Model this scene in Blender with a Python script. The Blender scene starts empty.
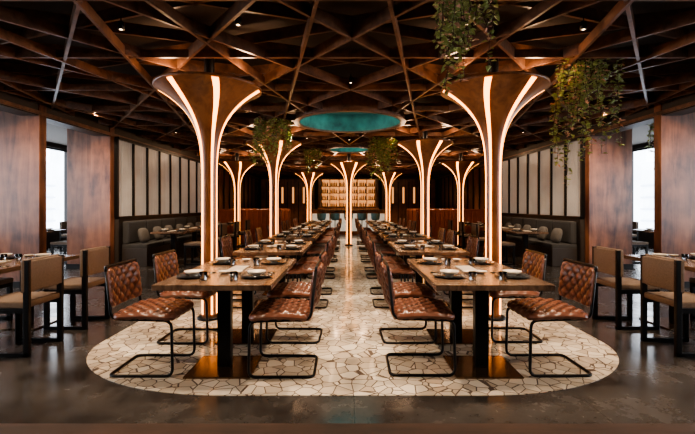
import bpy, bmesh, math, random
from mathutils import Vector, Matrix
random.seed(7)
sc=bpy.context.scene
COL=sc.collection

# ------------------------------------------------------------------ materials
def new_mat(name):
    m=bpy.data.materials.new(name); m.use_nodes=True
    nt=m.node_tree; b=nt.nodes['Principled BSDF']
    return m,nt,b
def simple(name,col,rough=.5,metal=0,emit=None,estr=0,noise=0.12,nscale=12,bump=0):
    m,nt,b=new_mat(name)
    b.inputs['Roughness'].default_value=rough; b.inputs['Metallic'].default_value=metal
    tc=nt.nodes.new('ShaderNodeTexCoord'); n=nt.nodes.new('ShaderNodeTexNoise'); n.inputs['Scale'].default_value=nscale; n.inputs['Detail'].default_value=4
    nt.links.new(tc.outputs['Object'],n.inputs['Vector'])
    r=nt.nodes.new('ShaderNodeValToRGB')
    r.color_ramp.elements[0].position=.3; r.color_ramp.elements[1].position=.7
    r.color_ramp.elements[0].color=(*[c*(1-noise) for c in col],1); r.color_ramp.elements[1].color=(*[min(1,c*(1+noise)) for c in col],1)
    nt.links.new(n.outputs['Fac'],r.inputs['Fac']); nt.links.new(r.outputs['Color'],b.inputs['Base Color'])
    if bump:
        bp=nt.nodes.new('ShaderNodeBump'); bp.inputs['Strength'].default_value=bump; bp.inputs['Distance'].default_value=.01
        nt.links.new(n.outputs['Fac'],bp.inputs['Height']); nt.links.new(bp.outputs['Normal'],b.inputs['Normal'])
    if emit:
        b.inputs['Emission Color'].default_value=(*emit,1); b.inputs['Emission Strength'].default_value=estr
    return m
def wood(name,c1,c2,rough=.4,sc3=(3,3,30),bump=.15,k2=.45,n2s=2.2):
    m,nt,b=new_mat(name)
    tc=nt.nodes.new('ShaderNodeTexCoord'); mp=nt.nodes.new('ShaderNodeMapping'); mp.inputs['Scale'].default_value=sc3
    n=nt.nodes.new('ShaderNodeTexNoise'); n.inputs['Scale'].default_value=1.5; n.inputs['Detail'].default_value=8; n.inputs['Roughness'].default_value=.62; n.inputs['Distortion'].default_value=.6
    n2=nt.nodes.new('ShaderNodeTexNoise'); n2.inputs['Scale'].default_value=n2s; n2.inputs['Detail'].default_value=5
    nt.links.new(tc.outputs['Object'],mp.inputs['Vector']); nt.links.new(mp.outputs[0],n.inputs['Vector']); nt.links.new(tc.outputs['Object'],n2.inputs['Vector'])
    r=nt.nodes.new('ShaderNodeValToRGB'); e=r.color_ramp.elements
    e[0].position=.40; e[1].position=.63; e[0].color=(*c1,1); e[1].color=(*c2,1)
    mx=nt.nodes.new('ShaderNodeMath'); mx.operation='MULTIPLY_ADD'; mx.inputs[1].default_value=k2
    mm=nt.nodes.new('ShaderNodeMath'); mm.operation='MULTIPLY'; mm.inputs[1].default_value=1.04-k2
    nt.links.new(n.outputs['Fac'],mm.inputs[0]); nt.links.new(n2.outputs['Fac'],mx.inputs[0]); nt.links.new(mm.outputs[0],mx.inputs[2])
    nt.links.new(mx.outputs[0],r.inputs['Fac']); nt.links.new(r.outputs['Color'],b.inputs['Base Color'])
    b.inputs['Roughness'].default_value=rough
    bp=nt.nodes.new('ShaderNodeBump'); bp.inputs['Strength'].default_value=bump; bp.inputs['Distance'].default_value=.004
    nt.links.new(n.outputs['Fac'],bp.inputs['Height']); nt.links.new(bp.outputs['Normal'],b.inputs['Normal'])
    return m
def emis(name,col,s):
    m=bpy.data.materials.new(name); m.use_nodes=True; nt=m.node_tree
    b=nt.nodes['Principled BSDF']; b.inputs['Base Color'].default_value=(*col,1)
    b.inputs['Emission Color'].default_value=(*col,1); b.inputs['Emission Strength'].default_value=s
    return m

M_blk=simple('black_metal',(.012,.011,.011),.35,.6)
M_dark=simple('dark_wall',(.026,.019,.015),.55)
M_slab=simple('ceiling_plaster',(.032,.021,.014),.8)
M_fin=wood('beam_wood',(.055,.025,.014),(.185,.088,.048),.36,(6,6,6))
M_pil=wood('pillar_wood',(.045,.014,.008),(.20,.080,.040),.30,(4,4,.5),k2=.4,n2s=3)
M_strip=wood('threshold_wood',(.02,.011,.008),(.06,.03,.02),.5,(1,10,5))
M_colw=wood('column_wood',(.13,.046,.016),(.29,.115,.042),.3,(8,8,1.2))
M_tab=wood('table_wood',(.055,.032,.021),(.20,.124,.082),.24,(14,1.6,10))
M_brass=simple('bronze_plate',(.22,.14,.08),.22,.9)
M_led=emis('led_strip',(1,.38,.085),4.6)
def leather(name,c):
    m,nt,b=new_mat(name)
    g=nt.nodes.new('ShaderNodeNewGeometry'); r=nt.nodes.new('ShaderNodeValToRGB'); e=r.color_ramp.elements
    e[0].position=.45; e[0].color=(c[0]*.10,c[1]*.08,c[2]*.08,1); e[1].position=.54; e[1].color=(*c,1)  # shade in the quilt grooves put into the colour by pointiness
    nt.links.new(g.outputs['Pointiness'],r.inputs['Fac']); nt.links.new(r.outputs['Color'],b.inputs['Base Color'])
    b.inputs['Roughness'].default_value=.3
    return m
M_lea=leather('brown_leather',(.195,.075,.046))
M_lea2=simple('banquette_leather',(.25,.07,.03),.42,nscale=5)
M_tan=simple('tan_fabric',(.165,.113,.080),.85,nscale=60,bump=.3)
M_grey=simple('grey_fabric',(.032,.030,.029),.9,nscale=50,bump=.3)
M_cush=simple('cushion_fabric',(.085,.076,.068),.9,nscale=50,bump=.3)
M_plate=simple('dark_ceramic',(.035,.037,.04),.22)
M_bowl=simple('beige_ceramic',(.60,.52,.43),.3)
M_white=simple('napkin_linen',(.40,.34,.27),.8)
M_leaf=simple('ivy_leaf',(.25,.31,.09),.45,noise=.5,nscale=9)
M_leaf2=simple('ivy_leaf_autumn',(.55,.30,.20),.5,noise=.5,nscale=9)
M_stem=simple('ivy_stem',(.08,.05,.025),.7)
M_teal=simple('teal_dome_paint',(.03,.15,.13),.5,emit=(.08,.26,.23),estr=.08,noise=.8,nscale=2.5)
M_frost=simple('frosted_panel',(.28,.26,.235),.35,emit=(.64,.54,.44),estr=.085,noise=.2,nscale=1.5)  # emission stands in for light coming through from behind
M_bulb=emis('added_spot_lens',(1,.7,.42),4)
M_shelfglow=emis('shelf_backlight',(1,.42,.14),.6)
M_counter=simple('counter_glass_front',(.5,.52,.5),.25,emit=(.75,.70,.58),estr=.25,noise=.25,nscale=8)
M_blue=simple('blue_velvet',(.06,.16,.24),.8)
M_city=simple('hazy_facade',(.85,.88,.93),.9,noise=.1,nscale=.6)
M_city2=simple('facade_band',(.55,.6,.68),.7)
M_glass,nt,b=new_mat('clear_glass'); b.inputs['Transmission Weight'].default_value=1; b.inputs['Roughness'].default_value=.02; b.inputs['Base Color'].default_value=(.95,.97,.97,1)
M_bott=simple('bottle_amber',(.35,.14,.04),.15,noise=.7,nscale=6)

# floor concrete
M_floor,nt,b=new_mat('polished_concrete')
tc=nt.nodes.new('ShaderNodeTexCoord')
n=nt.nodes.new('ShaderNodeTexNoise'); n.inputs['Scale'].default_value=1.7; n.inputs['Detail'].default_value=10; n.inputs['Roughness'].default_value=.68
nt.links.new(tc.outputs['Object'],n.inputs['Vector'])
r=nt.nodes.new('ShaderNodeValToRGB'); e=r.color_ramp.elements; e[0].position=.36; e[0].color=(.024,.021,.020,1); e[1].position=.70; e[1].color=(.090,.080,.073,1)
nt.links.new(n.outputs['Fac'],r.inputs['Fac'])
bk=nt.nodes.new('ShaderNodeTexBrick'); bk.inputs['Scale'].default_value=1; bk.inputs['Brick Width'].default_value=1.6; bk.inputs['Row Height'].default_value=1.6; bk.inputs['Mortar Size'].default_value=.003; bk.offset=0
bk.inputs['Color1'].default_value=(1,1,1,1); bk.inputs['Color2'].default_value=(.9,.9,.9,1); bk.inputs['Mortar'].default_value=(.5,.5,.5,1)
nt.links.new(tc.outputs['Object'],bk.inputs['Vector'])
mx=nt.nodes.new('ShaderNodeMixRGB'); mx.blend_type='MULTIPLY'; mx.inputs[0].default_value=1
nt.links.new(r.outputs[0],mx.inputs[1]); nt.links.new(bk.outputs['Color'],mx.inputs[2]); nt.links.new(mx.outputs[0],b.inputs['Base Color'])
rr=nt.nodes.new('ShaderNodeMapRange'); rr.inputs['From Min'].default_value=.3; rr.inputs['From Max'].default_value=.7; rr.inputs['To Min'].default_value=.12; rr.inputs['To Max'].default_value=.34
nt.links.new(n.outputs['Fac'],rr.inputs['Value']); nt.links.new(rr.outputs[0],b.inputs['Roughness'])

# mosaic
M_mos,nt,b=new_mat('broken_tile_mosaic')
tc=nt.nodes.new('ShaderNodeTexCoord')
v1=nt.nodes.new('ShaderNodeTexVoronoi'); v1.feature='F1'; v1.inputs['Scale'].default_value=9.5
v2=nt.nodes.new('ShaderNodeTexVoronoi'); v2.feature='DISTANCE_TO_EDGE'; v2.inputs['Scale'].default_value=9.5
nt.links.new(tc.outputs['Object'],v1.inputs['Vector']); nt.links.new(tc.outputs['Object'],v2.inputs['Vector'])
sep=nt.nodes.new('ShaderNodeSeparateColor'); nt.links.new(v1.outputs['Color'],sep.inputs[0])
r=nt.nodes.new('ShaderNodeValToRGB'); e=r.color_ramp.elements; e[0].color=(.46,.38,.295,1); e[1].color=(.74,.66,.55,1)
nt.links.new(sep.outputs[0],r.inputs['Fac'])
lt=nt.nodes.new('ShaderNodeMath'); lt.operation='LESS_THAN'; lt.inputs[1].default_value=.034
nt.links.new(v2.outputs['Distance'],lt.inputs[0])
mx=nt.nodes.new('ShaderNodeMixRGB'); nt.links.new(lt.outputs[0],mx.inputs[0]); nt.links.new(r.outputs[0],mx.inputs[1]); mx.inputs[2].default_value=(.07,.043,.028,1)
nt.links.new(mx.outputs[0],b.inputs['Base Color'])
ro=nt.nodes.new('ShaderNodeMapRange'); ro.inputs['To Min'].default_value=.11; ro.inputs['To Max'].default_value=.7
nt.links.new(lt.outputs[0],ro.inputs['Value']); nt.links.new(ro.outputs[0],b.inputs['Roughness'])

# ------------------------------------------------------------------ builder
class B:
    def __init__(s): s.bm=bmesh.new(); s.mats=[]
    def mi(s,m):
        if m not in s.mats: s.mats.append(m)
        return s.mats.index(m)
    def box(s,c,size,m,rot=None,bev=0):
        t=bmesh.new(); bmesh.ops.create_cube(t,size=1)
        for v in t.verts: v.co=Vector((v.co.x*size[0],v.co.y*size[1],v.co.z*size[2]))
        if bev: bmesh.ops.bevel(t,geom=t.edges[:],offset=bev,segments=2,affect='EDGES',profile=.6)
        M=Matrix.Translation(c)
        if rot is not None: M=M@rot
        t.transform(M); s.merge(t,m,False)
    def merge(s,t,m,smooth):
        i=s.mi(m); vm={}
        for v in t.verts: vm[v]=s.bm.verts.new(v.co)
        for f in t.faces:
            try:
                nf=s.bm.faces.new([vm[v] for v in f.verts]); nf.material_index=i; nf.smooth=smooth
            except ValueError: pass
        t.free()
    def face(s,pts,m,smooth=False):
        f=s.bm.faces.new([s.bm.verts.new(p) for p in pts]); f.material_index=s.mi(m); f.smooth=smooth
    def grid(s,P,m,closeu=False,closev=False,smooth=True):
        i=s.mi(m); V=[[s.bm.verts.new(p) for p in row] for row in P]
        nu=len(V); nv=len(V[0])
        for a in range(nu if closeu else nu-1):
            for c in range(nv if closev else nv-1):
                q=[V[a][c],V[(a+1)%nu][c],V[(a+1)%nu][(c+1)%nv],V[a][(c+1)%nv]]
                f=s.bm.faces.new(q); f.material_index=i; f.smooth=smooth
        return V
    def lathe(s,prof,m,c=(0,0,0),seg=24,smooth=True):
        P=[]
        for r,z in prof:
            P.append([Vector((c[0]+max(r,1e-4)*math.cos(2*math.pi*k/seg),c[1]+max(r,1e-4)*math.sin(2*math.pi*k/seg),c[2]+z)) for k in range(seg)])
        s.grid(P,m,closev=True,smooth=smooth)
    def tube(s,pts,r,m,seg=8):
        pts=[Vector(p) for p in pts]; P=[]; up=None
        for k,p in enumerate(pts):
            a=pts[max(k-1,0)]; c=pts[min(k+1,len(pts)-1)]
            d=(c-a).normalized()
            if up is None:
                up=d.orthogonal().normalized()
            up=(up-d*up.dot(d)).normalized(); sd=d.cross(up)
            P.append([p+(up*math.cos(2*math.pi*j/seg)+sd*math.sin(2*math.pi*j/seg))*r for j in range(seg)])
        V=s.grid(P,m,closev=True)
        for ring in (V[0],V[-1]):
            f=s.bm.faces.new(ring); f.material_index=s.mi(m)
    def mesh(s,name):
        bmesh.ops.recalc_face_normals(s.bm,faces=s.bm.faces)
        me=bpy.data.meshes.new(name); s.bm.to_mesh(me); s.bm.free()
        for m in s.mats: me.materials.append(m)
        return me
    def obj(s,name,loc=(0,0,0),rz=0):
        return put(name,s.mesh(name),loc,rz)
def put(name,me,loc=(0,0,0),rz=0,sc_=None):
    o=bpy.data.objects.new(name,me); o.location=loc; o.rotation_euler=(0,0,rz)
    if sc_: o.scale=sc_
    COL.objects.link(o); return o
def fillet(pts,rad,n=5):
    pts=[Vector(p) for p in pts]; out=[pts[0]]
    for k in range(1,len(pts)-1):
        p=pts[k]; a=(pts[k-1]-p); c=(pts[k+1]-p); ra=min(rad,a.length*.45,c.length*.45)
        A=p+a.normalized()*ra; C=p+c.normalized()*ra
        for j in range(n+1):
            t=j/n; out.append(A*(1-t)**2+p*2*t*(1-t)+C*t*t)
    out.append(pts[-1]); return out

# ------------------------------------------------------------------ room shell
CZ=3.35; YB=24.0; XW=9.6
b=B(); b.box((0,10.5,-.1),(2*XW+.4,28,.2),M_floor); b.obj('floor')
b=B(); b.box((0,10.5,CZ+.1),(2*XW+.4,28,.2),M_slab)
o=b.obj('ceiling')
b=B(); b.box((0,YB+.1,CZ/2),(2*XW,.2,CZ),M_dark); b.obj('wall_back')
b=B(); b.box((0,-3.1,CZ/2),(2*XW,.2,CZ),M_dark); b.obj('wall_front')
b=B(); b.box((0,2.44,.004),(12,.16,.008),M_strip,bev=.002); b.obj('trim_1')

for sgn,nm in ((-1,'left'),(1,'right')):
    b=B()
    x=sgn*(XW+.05)
    b.box((x,10.5,.25),(.2,27,.5),M_dark); b.box((x,10.5,3.28),(.2,27,.14),M_dark)
    ys=[-2.1+i*2.7 for i in range(10)]
    for y in ys: b.box((x,y,1.75),(.2,.14,2.9),M_dark)
    b.box((x,-2.7,1.75),(.2,1.2,2.9),M_dark)
    b.obj('wall_'+nm)
    for k in range(9):
        b=B(); y0=ys[k]+.07; y1=ys[k+1]-.07; z0,z1=.5,3.21
        b.box((x,(y0+y1)/2,z0+.03),(.08,y1-y0,.06),M_blk); b.box((x,(y0+y1)/2,z1-.03),(.08,y1-y0,.06),M_blk)
        for yy in (y0+.03,(y0+y1)/2,y1-.03): b.box((x,yy,(z0+z1)/2),(.08,.05,z1-z0),M_blk)
        b.obj('window_%d'%(k+1+(0 if sgn<0 else 9)))
    for (yy,xx,w,h) in ((34,27,3,8),(46,30,4,12)):
        b=B(); b.box((sgn*xx,yy,h/2-6),(w,w,h+6),M_city)
        for fl in range(int(h)): b.box((sgn*(xx-w/2)-sgn*.05,yy,fl-4),(.2,w+.1,.15),M_city2)
        b.obj('office_building')

for sgn in (-1,1):
    for (yc) in (6.78,8.78):
        b=B(); b.box((sgn*5.54,yc,1.675),(.92,.16,3.35),M_pil,bev=.006)
        b.box((sgn*5.54,yc,.05),(.94,.18,.1),M_blk)
        b.obj('wood_pillar')
    b=B(); b.box((sgn*5.25,10.5,3.08),(.3,27,.54),M_dark); b.box((sgn*5.09,10.5,2.86),(.03,27,.06),M_fin); b.obj('trim_%d'%(2 if sgn<0 else 3))
    b=B(); x=sgn*5.06
    y0,y1=8.87,14.2
    b.box((x,(y0+y1)/2,.52),(.12,y1-y0,1.04),M_dark)
    b.box((x,(y0+y1)/2,1.07),(.16,y1-y0,.06),M_blk); b.box((x,(y0+y1)/2,2.8),(.16,y1-y0,.06),M_blk)
    N=8; w=(y1-y0)/N
    for k in range(N+1): b.box((x,y0+k*w,1.93),(.12,.05,1.7),M_blk)
    for k in range(N):
        b.box((x,y0+(k+.5)*w,1.93),(.03,w-.04,1.7),M_frost)
        for q in range(1,8): b.box((x-sgn*.016,y0+k*w+w*q/8,1.93),(.008,.010,1.7),M_frost)
    b.obj('wall_partition_'+('left' if sgn<0 else 'right'))
    b=B()
    b.box((sgn*5.2,19.1,1.4),(.12,9.8,2.8),M_pil)
    for k in range(12): b.box((sgn*5.12,14.4+k*.82,1.4),(.05,.06,2.8),M_blk)
    b.obj('wall_rear_'+('left' if sgn<0 else 'right'))

# mosaic inlay
b=B(); W=2.46; y0,y1=2.9,16.4; RX,RY=1.55,1.15
pts=[]
for cx,cy,a0 in ((W-RX,y1-RY,0),(-W+RX,y1-RY,90),(-W+RX,y0+RY,180),(W-RX,y0+RY,270)):
    for k in range(17):
        a=math.radians(a0+k*90/16); pts.append((cx+RX*math.cos(a),cy+RY*math.sin(a)))
top=[b.bm.verts.new((x,y,.004)) for x,y in pts]; f=b.bm.faces.new(top); f.material_index=b.mi(M_mos)
bot=[b.bm.verts.new((x,y,0)) for x,y in pts]
for k in range(len(pts)):
    f=b.bm.faces.new([bot[k],bot[(k+1)%len(pts)],top[(k+1)%len(pts)],top[k]]); f.material_index=b.mi(M_mos)
b.obj('floor_mosaic')
ZF=.004

# ------------------------------------------------------------------ ceiling grid
SKIES=[(0,8.0,1.03),(0,11.9,.62)]
def fins(b,ang,spacing,off,z0,z1,th,m,xr=5.08,ya=-1.5,yb=YB-.02):
    d=Vector((math.cos(ang),math.sin(ang))); nrm=Vector((-d.y,d.x))
    for k in range(-60,61):
        c=nrm*(k*spacing+off)+Vector((0,0))
        t0,t1=-100,100; ok=True
        for ax,lo,hi in ((0,-xr,xr),(1,ya,yb)):
            if abs(d[ax])<1e-6:
                if c[ax]<lo or c[ax]>hi: ok=False
                continue
            ta=(lo-c[ax])/d[ax]; tb=(hi-c[ax])/d[ax]
            if ta>tb: ta,tb=tb,ta
            t0=max(t0,ta); t1=min(t1,tb)
        if not ok or t1-t0<.2: continue
        segs=[(t0,t1)]
        for SX,SY,SR in SKIES:
            oc=c-Vector((SX,SY)); bb=oc.dot(d); cc=oc.dot(oc)-(SR+.06)**2; disc=bb*bb-cc
            if disc>0:
                q=math.sqrt(disc); ta,tb=-bb-q,-bb+q; new=[]
                for a,e in segs:
                    if tb<=a or ta>=e: new.append((a,e)); continue
                    if ta>a: new.append((a,ta))
                    if tb<e: new.append((tb,e))
                segs=new
        for a,e in segs:
            if e-a<.1: continue
            p=c+d*((a+e)/2)
            b.box((p.x,p.y,(z0+z1)/2),(e-a,th,z1-z0),m,rot=Matrix.Rotation(ang,4,'Z'))
b=B()
A=math.radians
fins(b,A(52),1.1,.3,2.99,3.11,.03,M_fin)
fins(b,A(-52),1.1,.3,2.99,3.11,.03,M_fin)
fins(b,A(0),1.3,.7,3.0,3.09,.035,M_fin)
fins(b,A(78),1.9,.4,2.98,3.08,.03,M_fin)
fins(b,A(-78),1.9,.4,2.98,3.08,.03,M_fin)
fins(b,A(20),.95,.1,3.14,3.26,.03,M_fin)
fins(b,A(-20),.95,.1,3.14,3.26,.03,M_fin)
b.obj('ceiling_beam_lattice')
for SX,SY,r0 in SKIES:
    b=B()
    b.lathe([(r0+.02,2.95),(r0+.02,3.34),(r0,3.34)],M_fin,(0,0,0),64,False)
    b.lathe([(r0,3.34),(r0-.03,3.34),(r0-.03,2.95)],M_teal,(0,0,0),64,False)
    b.lathe([(r0-.035,3.33),(0,3.335)],M_teal,(0,0,0),64,False)
    b.lathe([(r0+.05,2.94),(r0+.05,2.97),(r0-.05,2.97),(r0-.05,2.94),(r0+.05,2.94)],M_fin,(0,0,0),64,False)
    b.obj('skylight_dome',(SX,SY,0))
    l=bpy.data.lights.new('dome_glow','AREA'); l.shape='DISK'; l.size=r0*1.65; l.energy=5*r0; l.color=(.45,.95,.88)
    q=bpy.data.objects.new('dome_glow',l); q.location=(SX,SY,3.3); COL.objects.link(q)

# ------------------------------------------------------------------ columns
def column_mesh():
    b=B(); rs=.085; zt=2.71; zb=1.66; RR=.60
    def rad(z):
        if z<=zb: return rs
        t=(z-zb)/(zt-zb); return rs+(RR-rs)*(.13*t**1.6+.87*t**3.9)
    fz=[zb+(zt-zb)*(1-(1-k/28)**1.5) for k in range(29)]
    zs=[0.02,.5,1,1.4,1.6]+fz
    b.lathe([(.14,0),(.14,.02),(.13,.03),(rs,.03)],M_blk,seg=32)
    b.lathe([(rad(z),z) for z in zs]+[(RR+.012,zt),(RR+.012,zt+.03),(RR-.02,zt+.03),(0,zt+.03)],M_colw,seg=48)
    b.lathe([(.06,zt+.02),(.06,3.13)],M_blk,seg=16)
    for k in range(6):
        a=math.radians(-90+[-32,32,-90,90,148,-148][k])
        P=[]
        for z in [.06,.5,1,1.4,1.6]+fz[:-1]+[zt-.004]:
            r=rad(z); 
            dr=(rad(z+.01)-rad(z-.01))/.02 if z>zb else 0
            nx=1/math.sqrt(1+dr*dr); nz=-dr*nx
            w=.010+.026*min(1,(r-rs)/(RR-rs))**.6
            e=.006; rr=r+e*nx; z2=z+e*nz
            aa=a
            if k<2:
                aa=math.radians(-90+(-1 if k==0 else 1)*(38-14*min(1,(r-rs)/(RR-rs))))
            row=[]
            for s_,off in ((-1,-.004),(-1,.0),(1,.0),(1,-.004)):
                rq=rr+off*nx; da=s_*w/rr
                row.append(Vector((rq*math.cos(aa+da),rq*math.sin(aa+da),z2+off*nz)))
            P.append(row)
        b.grid(P,M_led,smooth=False)
    return b.mesh('light_column')
CM=column_mesh()
colpos=[(s*1.69,y) for y in (4.88,9.18,17.6) for s in (-1,1)]+[(0,13.6),(-3.65,13.4),(3.65,13.4)]
for x,y in colpos:
    o=put('light_column',CM,(x,y,ZF if abs(x)<2.3 and y<16 else 0))
    for dx,dy in ((-.45,-.1),(.45,-.1)):
        l=bpy.data.lights.new('cove_uplight','POINT'); l.energy=9; l.color=(1,.62,.36); l.shadow_soft_size=.1
        q=bpy.data.objects.new('cove_uplight',l); q.parent=o; q.location=(dx,dy,2.86); COL.objects.link(q)

# ------------------------------------------------------------------ furniture
def quilt(b,fn,w,d,t,m,s=.1,N=40):
    for side in (1,-1):
        P=[]
        for i in range(N+1):
            row=[]
            for j in range(N+1):
                u=math.sin((i/N-.5)*math.pi)*.35+(i/N-.5)*2*.65; v=math.sin((j/N-.5)*math.pi)*.35+(j/N-.5)*2*.65
                e=max(0,1-abs(u)**10)**.5*max(0,1-abs(v)**10)**.5
                x=u*w/2; y=v*d/2
                k_=max(0,abs(u)-.7)/.3; k2=max(0,abs(v)-.7)/.3
                x*=1-.07*k2*k2*min(1,abs(u)); y*=1-.10*k_*k_*min(1,abs(v))
                p=abs(math.sin(math.pi*(x+y)/s)*math.sin(math.pi*(x-y)/s))**.5
                h=side*(t/2*.62*e+.023*p*e)
                row.append(fn(x,y,h))
            P.append(row)
        b.grid(P,m)
def cantilever_mesh():
    b=B(); hw=.225; r=.0115
    L=fillet([(-.275,-hw,.83),(-.235,-hw,.455),(.235,-hw,.445),(.245,-hw,.0125),(-.26,-hw,.0125),(-.26,hw,.0125),(.245,hw,.0125),(.235,hw,.445),(-.235,hw,.455),(-.275,hw,.83)],.06)
    b.tube(L,r,M_blk,10)
    b.tube([(-.2,-hw,.45),(-.2,hw,.45)],.008,M_blk); b.tube([(.18,-hw,.447),(.18,hw,.447)],.008,M_blk)
    b.tube(fillet([(-.275,-hw,.825),(-.28,-hw,.862),(-.28,hw,.862),(-.275,hw,.825)],.04),r,M_blk)
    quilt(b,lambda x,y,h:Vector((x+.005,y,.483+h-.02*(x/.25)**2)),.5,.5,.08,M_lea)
    def bk(x,y,h):
        z=.695+y; cx=-.258-(z-.6)*.12
        return Vector((cx+h*.8-.035*(1-(x/.23)**2)+.02,x,z))
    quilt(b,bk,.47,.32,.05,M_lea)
    return b.mesh('cantilever_chair')
CH=cantilever_mesh()

def table_mesh(w,l,posts):
    b=B()
    b.box((0,0,.728),(w,l,.044),M_tab,bev=.005)
    b.box((0,0,.695),(w*.5,l*.8,.02),M_blk)
    for py in posts:
        b.box((0,py,.355),(.11,.07,.68),M_blk,bev=.004)
        b.box((0,py,.007),(.52,.46,.014),M_brass,bev=.003)
    return b.mesh('dining_table')
T1=table_mesh(.89,1.5,(-.40,.38)); T2=table_mesh(.8,1.5,(-.45,.45)); T3=table_mesh(.7,.8,(0,))

def plate_mesh():
    b=B()
    b.lathe([(0,0),(.09,0),(.135,.014),(.138,.018),(.132,.018),(.088,.006),(0,.006)],M_plate,seg=28)
    b.lathe([(0,.007),(.06,.007),(.10,.019),(.097,.022),(.058,.011),(0,.011)],M_plate,seg=28)
    return b.mesh('dinner_plate')
def bowl_mesh():
    b=B(); b.lathe([(0,0),(.03,0),(.034,.008),(.065,.024),(.077,.040),(.072,.040),(.060,.026),(.025,.012),(0,.01)],M_bowl,seg=24); return b.mesh('soup_bowl')
def tray_mesh():
    b=B()
    b.box((0,0,.006),(.14,.36,.012),M_white,bev=.003)
    return b.mesh('linen_napkin')
def cut_mesh():
    b=B()
    for dx in (-.007,.007): b.tube([(dx,-.12,.006),(dx*.6,.12,.006)],.004,M_blk,6)
    b.box((0,-.09,.004),(.05,.02,.008),M_bowl,bev=.002)
    return b.mesh('chopsticks')
def glass_mesh():
    b=B(); b.lathe([(0,0),(.028,0),(.032,.07),(.030,.07),(.026,.006),(0,.006)],M_glass,seg=20); return b.mesh('water_glass')
PL,BO,NA,CU,GL=plate_mesh(),bowl_mesh(),tray_mesh(),cut_mesh(),glass_mesh()
def dress(x,y,z,ys=(-.4,.4),dx=.26,far=False):
    for yy in ys:
        for s in (-1,1):
            put('dinner_plate',PL,(x+s*dx,y+yy,z))
            put('soup_bowl',BO,(x+s*dx,y+yy,z+.0115))
            if not far:
                put('chopsticks',CU,(x+s*dx,y+yy+.19,z),math.pi/2)
                put('water_glass',GL,(x+s*(dx-.14),y+yy-.17,z))
                put('soup_bowl',BO,(x+s*.06,y+yy+.16,z),0,(.62,.62,.62))
    put('linen_napkin',NA,(x,y-.02 if len(ys)>1 else y,z))

starts=[3.05,5.2,7.35,9.5,11.65,13.8]
for ti,y0 in enumerate(starts):
    for s in (-1,1):
        cx=s*1.06; cy=y0+.75
        put('dining_table',T1,(cx,cy,ZF))
        dress(cx,cy,ZF+.75,far=ti>3)
        for dy in (-.38,.40):
            j=lambda:random.uniform(-.025,.025)
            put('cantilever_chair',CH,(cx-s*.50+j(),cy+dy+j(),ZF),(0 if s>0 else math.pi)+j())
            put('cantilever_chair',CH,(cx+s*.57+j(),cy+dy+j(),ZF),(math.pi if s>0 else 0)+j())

def woodchair_mesh():
    b=B()
    for y in (-.21,.21):
        b.box((-.21,y,.43),(.05,.035,.86),M_blk,bev=.004)
        b.box((.2,y,.22),(.05,.035,.44),M_blk,bev=.004)
        b.box((-.005,y,.41),(.40,.03,.045),M_blk,bev=.003)
        b.box((-.005,y,.018),(.46,.035,.036),M_blk,bev=.003)
    b.box((-.21,0,.60),(.03,.40,.03),M_blk)
    b.box((.2,0,.41),(.03,.4,.045),M_blk)
    b.box((.01,0,.462),(.46,.45,.06),M_tan,bev=.018)
    b.box((-.185,0,.715),(.045,.46,.30),M_tan,bev=.018)
    b.box((-.225,0,.715),(.02,.44,.27),M_tan,bev=.006)
    return b.mesh('upholstered_chair')
WC=woodchair_mesh()
def sidechair(x,y,rz,z=0): put('upholstered_chair',WC,(x,y,z),rz)
for s in (-1,1):
    put('dining_table',T2,(s*3.68,4.2,0)); dress(s*3.68,4.2,.75,dx=.22)
    for yy in (3.85,4.65):
        sidechair(s*3.10,yy,0 if s>0 else math.pi)
        sidechair(s*4.25,yy,math.pi if s>0 else 0)
    b=B(); L=4.9; yc=11.4
    b.box((0,0,.2),(.55,L,.4),M_dark,bev=.01)
    for k in range(6):
        w=L/6; yy=-L/2+(k+.5)*w
        b.box((0,yy,.44),(.56,w-.012,.11),M_grey,bev=.03); b.box((.2*s,yy,.74),(.14,w-.012,.5),M_grey,bev=.04)
    b.obj('banquette_bench',(s*4.70,yc,0))
    for k in range(7):
        b=B(); t=bmesh.new(); bmesh.ops.create_uvsphere(t,u_segments=20,v_segments=12,radius=1)
        for v in t.verts:
            c=v.co
            sy=math.copysign(abs(c.y)**.6,c.y); sz=math.copysign(abs(c.z)**.6,c.z)
            v.co=Vector((c.x*.07,sy*.19,sz*.17))
        t.transform(Matrix.Rotation(s*.25,4,'Y')); b.merge(t,M_cush,True)
        b.obj('throw_pillow',(s*4.66,9.3+k*.7+random.uniform(-.1,.1),.665),0)
    for yy in (9.45,10.75,12.05,13.35):
        put('dining_table',T3,(s*4.05,yy,0)); dress(s*4.05,yy,.75,ys=(0,),dx=.2,far=True)
        sidechair(s*3.5,yy,0 if s>0 else math.pi)
    for (xx,yy) in ((7.3,9.7),(7.6,12.2),(7.3,6.2)):
        put('dining_table',T3,(s*xx,yy,0)); dress(s*xx,yy,.75,ys=(0,),dx=.2,far=True)
        sidechair(s*xx-.62,yy,0); sidechair(s*xx+.62,yy,math.pi)
    for (xx,yy) in ((4.3,15.0),(3.0,15.0),(4.3,17.2),(3.0,17.2)):
        b=B(); b.box((0,0,.22),(1.15,.6,.44),M_lea2,bev=.03); b.box((0,-.32,.6),(1.2,.16,1.2),M_lea2,bev=.05)
        for k in range(7): b.box((-.48+k*.16,-.235,.82),(.135,.07,.68),M_lea2,bev=.03); b.box((-.48+k*.16,-.405,.75),(.135,.05,.8),M_lea2,bev=.02)
        b.obj('booth_sofa',(s*xx,yy,0))
    for (xx,yy) in ((4.3,15.85),(3.0,15.85)):
        put('dining_table',T3,(s*xx,yy,0))
        
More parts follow.
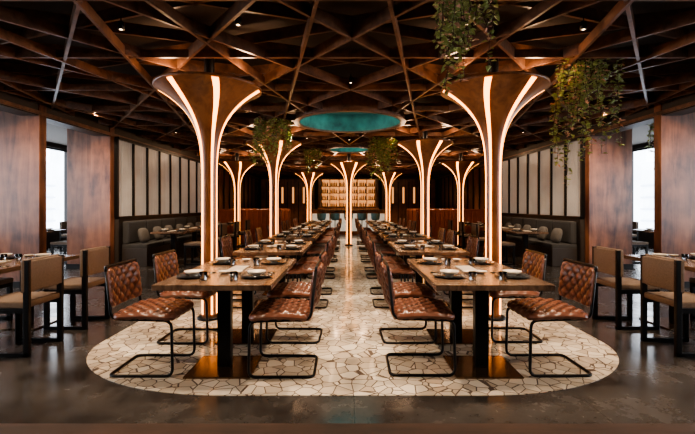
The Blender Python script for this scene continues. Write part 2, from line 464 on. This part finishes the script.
# ------------------------------------------------------------------ bar
b=B()
b.box((0,0,.55),(3.4,.6,1.1),M_pil,bev=.01)
b.box((0,-.02,1.12),(3.6,.75,.05),M_tab,bev=.008)
for k in range(8): b.box((-1.47+k*.42,-.31,.56),(.36,.02,.8),M_counter)
for k in range(9): b.box((-1.68+k*.42,-.32,.56),(.04,.03,.9),M_colw)
b.obj('bar_counter',(0,19.0,0))
b=B()
b.lathe([(0,0),(.18,0),(.18,.015),(.02,.03),(.02,.66),(.16,.68),(.17,.74),(0,.76)],M_blue,seg=20)
for r1,r2 in ((.17,.19),(.19,.205)):
    P=[]
    for k in range(13):
        a=math.radians(-180+k*15); P.append([Vector((r1*math.cos(a),r1*math.sin(a),.74)),Vector((r2*math.cos(a),r2*math.sin(a),.98))])
    b.grid(P,M_blue)
ST=b.mesh('bar_stool')
for k in range(5): put('bar_stool',ST,(-1.2+k*.6,18.25,0))
b=B()
b.box((0,.2,1.4),(3.3,.08,2.8),M_pil)
b.box((0,.15,2.0),(2.9,.02,1.45),M_shelfglow)
for z in (1.25,1.62,1.99,2.36,2.75): b.box((0,0,z),(3.1,.32,.035),M_fin)
for k in range(7): b.box((-1.5+k*.5,0,2.0),(.035,.32,1.5),M_fin)
b.box((0,0,.6),(3.3,.4,1.2),M_pil)
b.obj('back_bar_shelf',(0,22.3,0))
b=B()
for z in (1.268,1.638,2.008,2.378):
    for k in range(30):
        x=-1.42+k*.098
        if abs(((x+1.5)%.5)-.0)<.05 or abs(((x+1.5)%.5)-.5)<.05: continue
        h=random.uniform(.2,.32)
        b.lathe([(0,0),(.036,0),(.036,h*.6),(.014,h*.75),(.014,h),(0,h)],M_bott if k%3 else M_plate,(x,-.03,z),10)
b.obj('liquor_bottles',(0,22.3,0))
for s in (-1,1):
    b=B(); b.box((0,0,1.4),(3.0,.3,2.8),M_pil)
    for k in range(5): b.box((-1.2+k*.6,-.16,1.5),(.05,.03,2.3),M_blk)
    for k in range(4): b.box((-.9+k*.6,-.155,1.9),(.1,.02,.9),M_shelfglow)
    b.obj('wall_cabinet',(s*3.4,23.2,0))

# ------------------------------------------------------------------ hanging ivy
def ivy(loc,rx,ry,length,n,leaf=.04,seed=1,bias=0,z3=4):
    rnd=random.Random(seed); b=B()
    for k in range(n):
        a=rnd.uniform(0,6.283); r=rnd.random()**.5
        x,y=rx*r*math.cos(a),ry*r*math.sin(a); L=length*max(.15,rnd.uniform(.15,.75)+rnd.choice([0,0,.25])+bias*x/rx*.35)
        pts=[]; st=max(4,int(L/.075)); vx,vy=rnd.uniform(-.12,.12),rnd.uniform(-.1,.1)
        for q in range(st+1):
            t=q/st; pts.append(Vector((x+vx*t+rnd.uniform(-.015,.015),y+vy*t+rnd.uniform(-.015,.015),-L*t+.04)))
        b.tube(pts,.003,M_stem,4)
        for q in range(st):
            for w in range(z3 if q>st*.35 else z3+2):
                p=pts[q].lerp(pts[q+1],rnd.random())
                a2=rnd.uniform(0,6.283); out=Vector((math.cos(a2),math.sin(a2),rnd.uniform(-.9,.3))).normalized()
                sd=out.cross(Vector((0,0,1))).normalized(); up=sd.cross(out)*rnd.uniform(.1,.4)
                s_=leaf*rnd.uniform(.6,1.3); p0=p+out*.008
                m=M_leaf2 if rnd.random()<.16 else M_leaf
                tip=p0+out*s_*1.5; c1=p0+out*s_*.5+sd*s_*.6+up*s_; c2=p0+out*s_*.5-sd*s_*.6+up*s_; 
                d1=p0+out*s_*1.0+sd*s_*.4+up*s_*.7; d2=p0+out*s_*1.0-sd*s_*.4+up*s_*.7; mid=p0+out*s_*.7
                b.face([p0,c1,mid],m); b.face([c1,d1,mid],m); b.face([d1,tip,mid],m); b.face([tip,d2,mid],m); b.face([d2,c2,mid],m); b.face([c2,p0,mid],m)
    for k in range(4):
        a=k*.785; b.tube([(-rx*math.cos(a),-ry*math.sin(a),.045),(rx*math.cos(a),ry*math.sin(a),.045)],.008,M_stem,5)
    b.obj('hanging_ivy',(loc[0],loc[1],loc[2]))
ivy((.82,3.05,2.98),.24,.2,.85,32,.032,3,-.5)
ivy((2.84,4.9,3.0),.40,.25,1.35,34,.038,4,-.9)
ivy((-1.5,8.0,2.98),.36,.3,.9,30,.05,5)
ivy((.85,10.3,2.98),.34,.3,1.1,28,.05,6)
ivy((6.2,8.1,3.25),.28,.25,1.2,26,.05,8)
ivy((.95,12.3,2.98),.3,.3,.9,18,.05,9)
ivy((-1.1,12.3,2.98),.3,.3,.8,18,.05,10)

# ------------------------------------------------------------------ lights
b=B(); b.lathe([(0,.0),(.03,.0),(.03,.07),(.0,.07)],M_blk,seg=16); b.lathe([(0,-.002),(.014,-.002),(.014,.004)],M_bulb,seg=16)
b.lathe([(.006,.07),(.006,.12)],M_blk,seg=8)
SP=b.mesh('added_ceiling_spot')
def spot(x,y,e,ang=75,z=3.02,col=(1,.76,.53),tilt=(0,0),soft=.05):
    o=put('added_ceiling_spot',SP,(x,y,z))  # fixture added along with its spot to light the room
    l=bpy.data.lights.new('added_spot_light','SPOT'); l.energy=e; l.spot_size=math.radians(ang); l.spot_blend=.8; l.color=col; l.shadow_soft_size=soft
    q=bpy.data.objects.new('added_spot_light',l); q.parent=o; q.location=(0,0,-.03); q.rotation_euler=(tilt[0],tilt[1],0); COL.objects.link(q)
for i,y0 in enumerate(starts):
    for s in (-1,1): spot(s*1.06,y0+.75,190,66)
for y in (3.3,5.6,10.5,13.0,16.2): spot(0,y,150,85)
for s in (-1,1):
    spot(s*3.5,4.1,150,95); spot(s*2.5,1.4,125,115,tilt=(.6,0)); spot(s*2.2,3.9,90,80)  # added fill for the side tables and front floor
    spot(s*4.6,5.0,240,74,tilt=(.85,-s*.3)); spot(s*4.6,7.4,200,74,tilt=(.75,-s*.45))  # added wash on the pillars
    for yy in (9.45,11.4,13.35): spot(s*4.0,yy,100,105)
    spot(s*3.6,16.2,170,110); spot(s*2.6,20.5,180,120)
spot(0,20.5,170,110,tilt=(.4,0)); spot(0,17.4,130,100)

w=bpy.data.worlds.new('World'); sc.world=w; w.use_nodes=True
nt=w.node_tree; bg=nt.nodes['Background']; bg.inputs['Color'].default_value=(.84,.91,1,1); bg.inputs['Strength'].default_value=4.5

# ------------------------------------------------------------------ camera
cam=bpy.data.cameras.new('Camera'); co=bpy.data.objects.new('Camera',cam); COL.objects.link(co)
co.location=(-.045,0,1.35); co.rotation_euler=(math.pi/2,0,0)
cam.sensor_width=36; cam.lens=36*410/695; cam.shift_y=-12/695; cam.clip_start=.05
sc.camera=co
try:
    sc.view_settings.view_transform='AgX'; sc.view_settings.look='AgX - Medium High Contrast'
    sc.view_settings.exposure=.85
except Exception as e: print(e)
